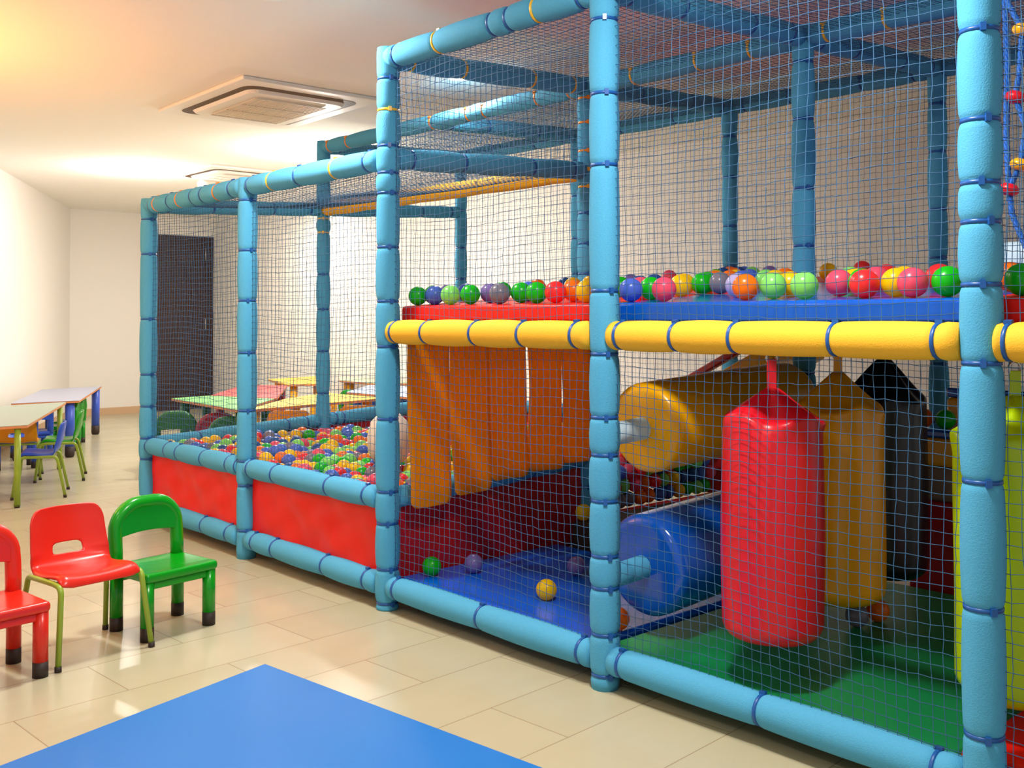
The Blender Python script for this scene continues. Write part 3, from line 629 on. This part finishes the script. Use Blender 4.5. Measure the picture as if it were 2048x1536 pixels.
def shell_chair(m, lab, loc, rz, name='metal_leg_chair', group=None, sc=1.0):
    """plastic shell on bent olive tube legs, facing +X"""
    t = empty(name, loc, rz); t.scale = (sc, sc, sc); tag(t, lab, 'chair', group)
    # profile of the shell centre line: (x, z) front edge -> back top
    pr_ = [(.142,.290),(.138,.306),(.124,.318),(.10,.322),(.05,.319),(-.02,.311),(-.075,.313),(-.11,.329),(-.131,.36),(-.144,.40),(-.155,.455),(-.163,.50),(-.167,.540)]
    L = [0]
    for a, b in zip(pr_, pr_[1:]): L.append(L[-1]+math.hypot(b[0]-a[0], b[1]-a[1]))
    T_ = L[-1]
    def at(d_):
        d_ = min(max(d_, 0), T_)
        for k in range(len(L)-1):
            if d_ <= L[k+1]+1e-9:
                u = (d_-L[k])/(L[k+1]-L[k]); p0, p1, p2, p3 = [Vector(pr_[min(max(q, 0), len(pr_)-1)]) for q in (k-1, k, k+1, k+2)]
                return .5*((2*p1)+(p2-p0)*u+(2*p0-5*p1+4*p2-p3)*u*u+(3*p1-p0-3*p2+p3)*u**3)
        return Vector(pr_[-1])
    def hw(d_): return .158-.014*max(0, (d_-.30)/(T_-.30))
    def fn(y, s):
        """y in -1..1, s in 0..1 -> shell point; corners of the outline are rounded"""
        rc = .05; w0 = hw(s*T_); q = max(0, abs(y)*w0-(w0-rc))/rc
        cut = rc*(1-math.sqrt(max(0, 1-q*q)))
        lo = cut*.6; hi_ = T_-cut-.006*y*y
        d_ = lo+(hi_-lo)*s; x, z = at(d_); ww = hw(d_); c = y*y
        f = min(1, max(0, (d_-.24)/.08)); g = min(1, d_/.06)
        return Vector((x+.034*c*f, y*ww, z+(.016*c*g-.005)*(1-f)+(.018*(1-f)*(-1)*(max(0, abs(y)-.82)/.18)**2)))
    nu, nv = 56, 72; sy_, ss_, wy_, ws_ = 0, .665, .37, .045        # centre and half sizes of the grip slot
    def sd(y, s): return (abs(y/(wy_*(1.06-.9*(s-ss_))))**5+abs((s-ss_)/ws_)**5)**.2
    P_ = [[(2*i/nu-1, j/nv) for i in range(nu+1)] for j in range(nv+1)]
    keep_ = []
    for j in range(nv):
        for i in range(nu):
            if sd((2*(i+.5)/nu-1), (j+.5)/nv) > 1: keep_.append((i, j))
    cnt = {}
    for i, j in keep_:
        for q in ((i,j),(i+1,j),(i+1,j+1),(i,j+1)): cnt[q] = cnt.get(q, 0)+1
    V = []
    for j in range(nv+1):
        for i in range(nu+1):
            y, s_ = P_[j][i]
            if 0 < i < nu and 0 < j < nv and cnt.get((i, j), 0) < 4:
                k = sd(y, s_)
                if k > .2: y /= k; s_ = ss_+(s_-ss_)/k
            V.append(fn(y, s_))
    F = [(j*(nu+1)+i, j*(nu+1)+i+1, (j+1)*(nu+1)+i+1, (j+1)*(nu+1)+i) for i, j in keep_]
    MB().add(V, F).build('seat_shell', m, t, solid=.009)
    for sy in (-1, 1):
        y = sy*.162; pts = [(.175, sy*.186, .012), (.145, y, .267)]
        for k in range(1, 6): a = k*pi/12; pts.append((.145-.03*(1-cos(a)), y, .267+.03*sin(a)))
        pts += [(.09, y, .299), (-.09, y, .297)]
        for k in range(1, 6): a = k*pi/12; pts.append((-.09-.03*sin(a), y, .297-.03*(1-cos(a))))
        pts += [(-.125, y, .255), (-.175, sy*.186, .012)]
        MB().tube(pts, .0105, 12).build('leg_frame', M['olive'], t)
        for x in (.175, -.175): MB().tube([(x*1.002, sy*.186, 0), (x*.995, sy*.186, .02)], .0125, 12).build('foot_cap', M['foot'], t)
    MB().tube([(.09,-.162,.297),(.09,.162,.297)], .009, 10).tube([(-.08,-.162,.293),(-.08,.162,.293)], .009, 10).build('cross_bar', M['olive'], t)
    return t
plastic_chair(M['pgreen'], 'green moulded plastic child chair with dark feet, in the foreground', (2.19, -.85, 0), radians(9))
shell_chair(M['pred'], 'red shell chair with slotted back and olive metal legs, between two plastic chairs', (2.262, -1.196, 0), radians(8))
plastic_chair(M['pred'], 'red moulded plastic child chair cut off by the left edge', (2.36, -1.573, 0), radians(6))
# ------------------------------------------------------------------ tables
def table(name, poly, z, tm, lab, legs, lm, r=.035, foot=.09, th=.022, legz=None):
    cx = sum(p[0] for p in poly)/len(poly); cy = sum(p[1] for p in poly)/len(poly)
    t = empty(name, (cx, cy, 0)); tag(t, lab, 'table')
    loc = [(p[0]-cx, p[1]-cy) for p in poly]
    tp = MB().prism(loc, z-.003, z).build('tabletop', tm, t)
    MB().prism(loc, z-th, z-.0032).build('edge_band', M['edge'], tp, bevel=.004)
    for x, y in legs:
        lg = MB().tube([(x-cx, y-cy, foot if foot else .0), (x-cx, y-cy, z-th-.001)], r, 18).build('leg', lm, t)
        if foot: MB().tube([(x-cx, y-cy, 0), (x-cx, y-cy, .02), (x-cx, y-cy, foot+.001)], [r*.8, r*1.02, r*1.02], 18).build('foot', M['foot'], lg)
    return t
table('classroom_table', [(-1.02,-.41),(-2.81,.45),(-2.76,-.25),(-1.08,-.95)], .56, M['tgrey'], 'grey green topped table with thin olive metal legs at the left edge', [(-1.06,-.46),(-2.7,.36),(-2.66,-.2),(-1.1,-.86)], M['olive'], .021, .012)
table('classroom_table', [(-3.42,.18),(-3.35,.75),(-5.23,1.65),(-5.10,.97)], .525, M['tlilac'], 'lilac grey table with thick blue legs against the left wall', [(-3.42,.69),(-3.5,.26),(-5.13,1.55),(-5.0,1.02)], M['legblue'], .042, .1)
plg = 'chairs pushed up to the lilac table'
plastic_chair(M['pgreen'], 'green plastic chair at the lilac table, nearer of the two', (-3.99, .84, 0), radians(-118), sc=.9, group=plg)
plastic_chair(M['pgreen'], 'green plastic chair at the lilac table, beside the far blue leg', (-4.42, 1.04, 0), radians(-118), sc=.9, group=plg)
plastic_chair(M['pblue'], sc=.92, lab='blue plastic chair under the near end of the lilac table', loc=(-3.62, .42, 0), rz=radians(178), group=plg)
plastic_chair(M['pblue'], 'blue plastic chair in the gap between the two left tables', (-3.05, .10, 0), radians(172), group=plg)
mg = 'metal legged chairs at the grey green table'
shell_chair(M['pblue'], 'blue shell chair with olive legs at the grey green table', (-1.49, -.17, 0), radians(-112), group=mg, sc=.98)
shell_chair(M['pgreen'], 'green shell chair behind the blue one at the grey green table', (-2.18, .2, 0), radians(-112), group=mg)
shell_chair(M['porange'], 'orange shell chair showing its back under the grey green table', (-1.62, -.78, 0), radians(160), group=mg, sc=.95).location = (-2.42, -.06, 0)
L_ = M['pyel']
table('hexagon_table', [(-2.10,1.08),(-.70,.98),(-1.46,1.71),(-2.17,1.46)], .60, M['tgreen'], 'green topped half hexagon table with orange edge behind the ball pit', [(-2.0,1.16),(-.83,1.07),(-1.52,1.66),(-2.1,1.4)], M['pdgreen'], .04, .08)
table('hexagon_table', [(-2.19,1.49),(-1.48,1.74),(-2.9,2.66),(-3.3,2.38)], .60, M['tred'], 'red topped half hexagon table joined to the green table', [(-2.2,1.58),(-1.62,1.78),(-2.84,2.56),(-3.15,2.37)], M['pdred'], .04, .08)
table('hexagon_table', [(-.64,1.0),(-1.38,1.76),(-1.78,2.4),(-.90,2.46)], .60, M['tyel'], 'yellow topped table nearest the ball pit', [(-.75,1.14),(-1.34,1.84),(-1.66,2.3),(-1.0,2.34)], L_, .04, .08)
table('hexagon_table', [(-3.05,2.74),(-4.0,3.05),(-4.2,3.92),(-3.42,3.4),(-2.9,3.12)], .60, M['tyel'], 'yellow topped table at the back near the rear wall', [(-3.1,2.85),(-3.9,3.12),(-4.1,3.75),(-3.05,3.1)], L_, .04, .08)
table('hexagon_table', [(-3.30,3.54),(-4.0,3.98),(-2.3,3.98),(-2.5,3.5)], .60, M['tpale'], 'pale green topped table against the rear wall', [(-3.2,3.62),(-3.7,3.9),(-2.4,3.9),(-2.5,3.62)], M['pyel'], .04, .08)
table('hexagon_table', [(-1.72,2.6),(-2.42,3.34),(-1.6,3.6),(-.85,2.66)], .60, M['tblue'], 'pale blue topped table half hidden by the corner post', [(-1.72,2.72),(-2.3,3.3),(-1.62,3.45),(-1.0,2.74)], M['pblue'], .04, .08)
rg = 'chairs around the hexagon tables'
plastic_chair(M['pdgreen'], 'dark green plastic chair at the left tip of the green table', (-1.73, .97, 0), radians(150), group=rg)
plastic_chair(M['pdred'], 'dark red plastic chair under the green table', (-1.36, 1.14, 0), radians(155), group=rg)
plastic_chair(M['pdgreen'], 'dark green plastic chair under the right part of the green table', (-1.02, 1.09, 0), radians(150), group=rg)
shell_chair(M['porange'], 'orange shell chair with rounded back before the yellow table', (-.72, 1.42, 0), radians(150), sc=1.08, group=rg)
shell_chair(M['porange'], 'orange shell chair with rounded back beside the rear left post', (-.72, 2.06, 0), radians(150), sc=1.08, group=rg)
plastic_chair(M['pyel'], 'yellow plastic chair at the near side of the back yellow table', (-2.75, 2.9, 0), radians(190), group=rg)
plastic_chair(M['pgreen'], 'bright green plastic chair under the pale green table', (-2.75, 3.42, 0), radians(90), group=rg)

# ------------------------------------------------------------------ play mat in the foreground
o = MB().prism([(0,0),(.259*1.15,-.966*1.15),(1.275+.259*1.15,.149-.966*1.15),(1.275*1.35,.149*1.35)], 0, .012).build('play_mat', M['matblue'], bevel=.003)
o.location = (2.916, -.773, .0005); tag(o, 'large plain bright blue mat lying on the tiles in the foreground', 'mat')
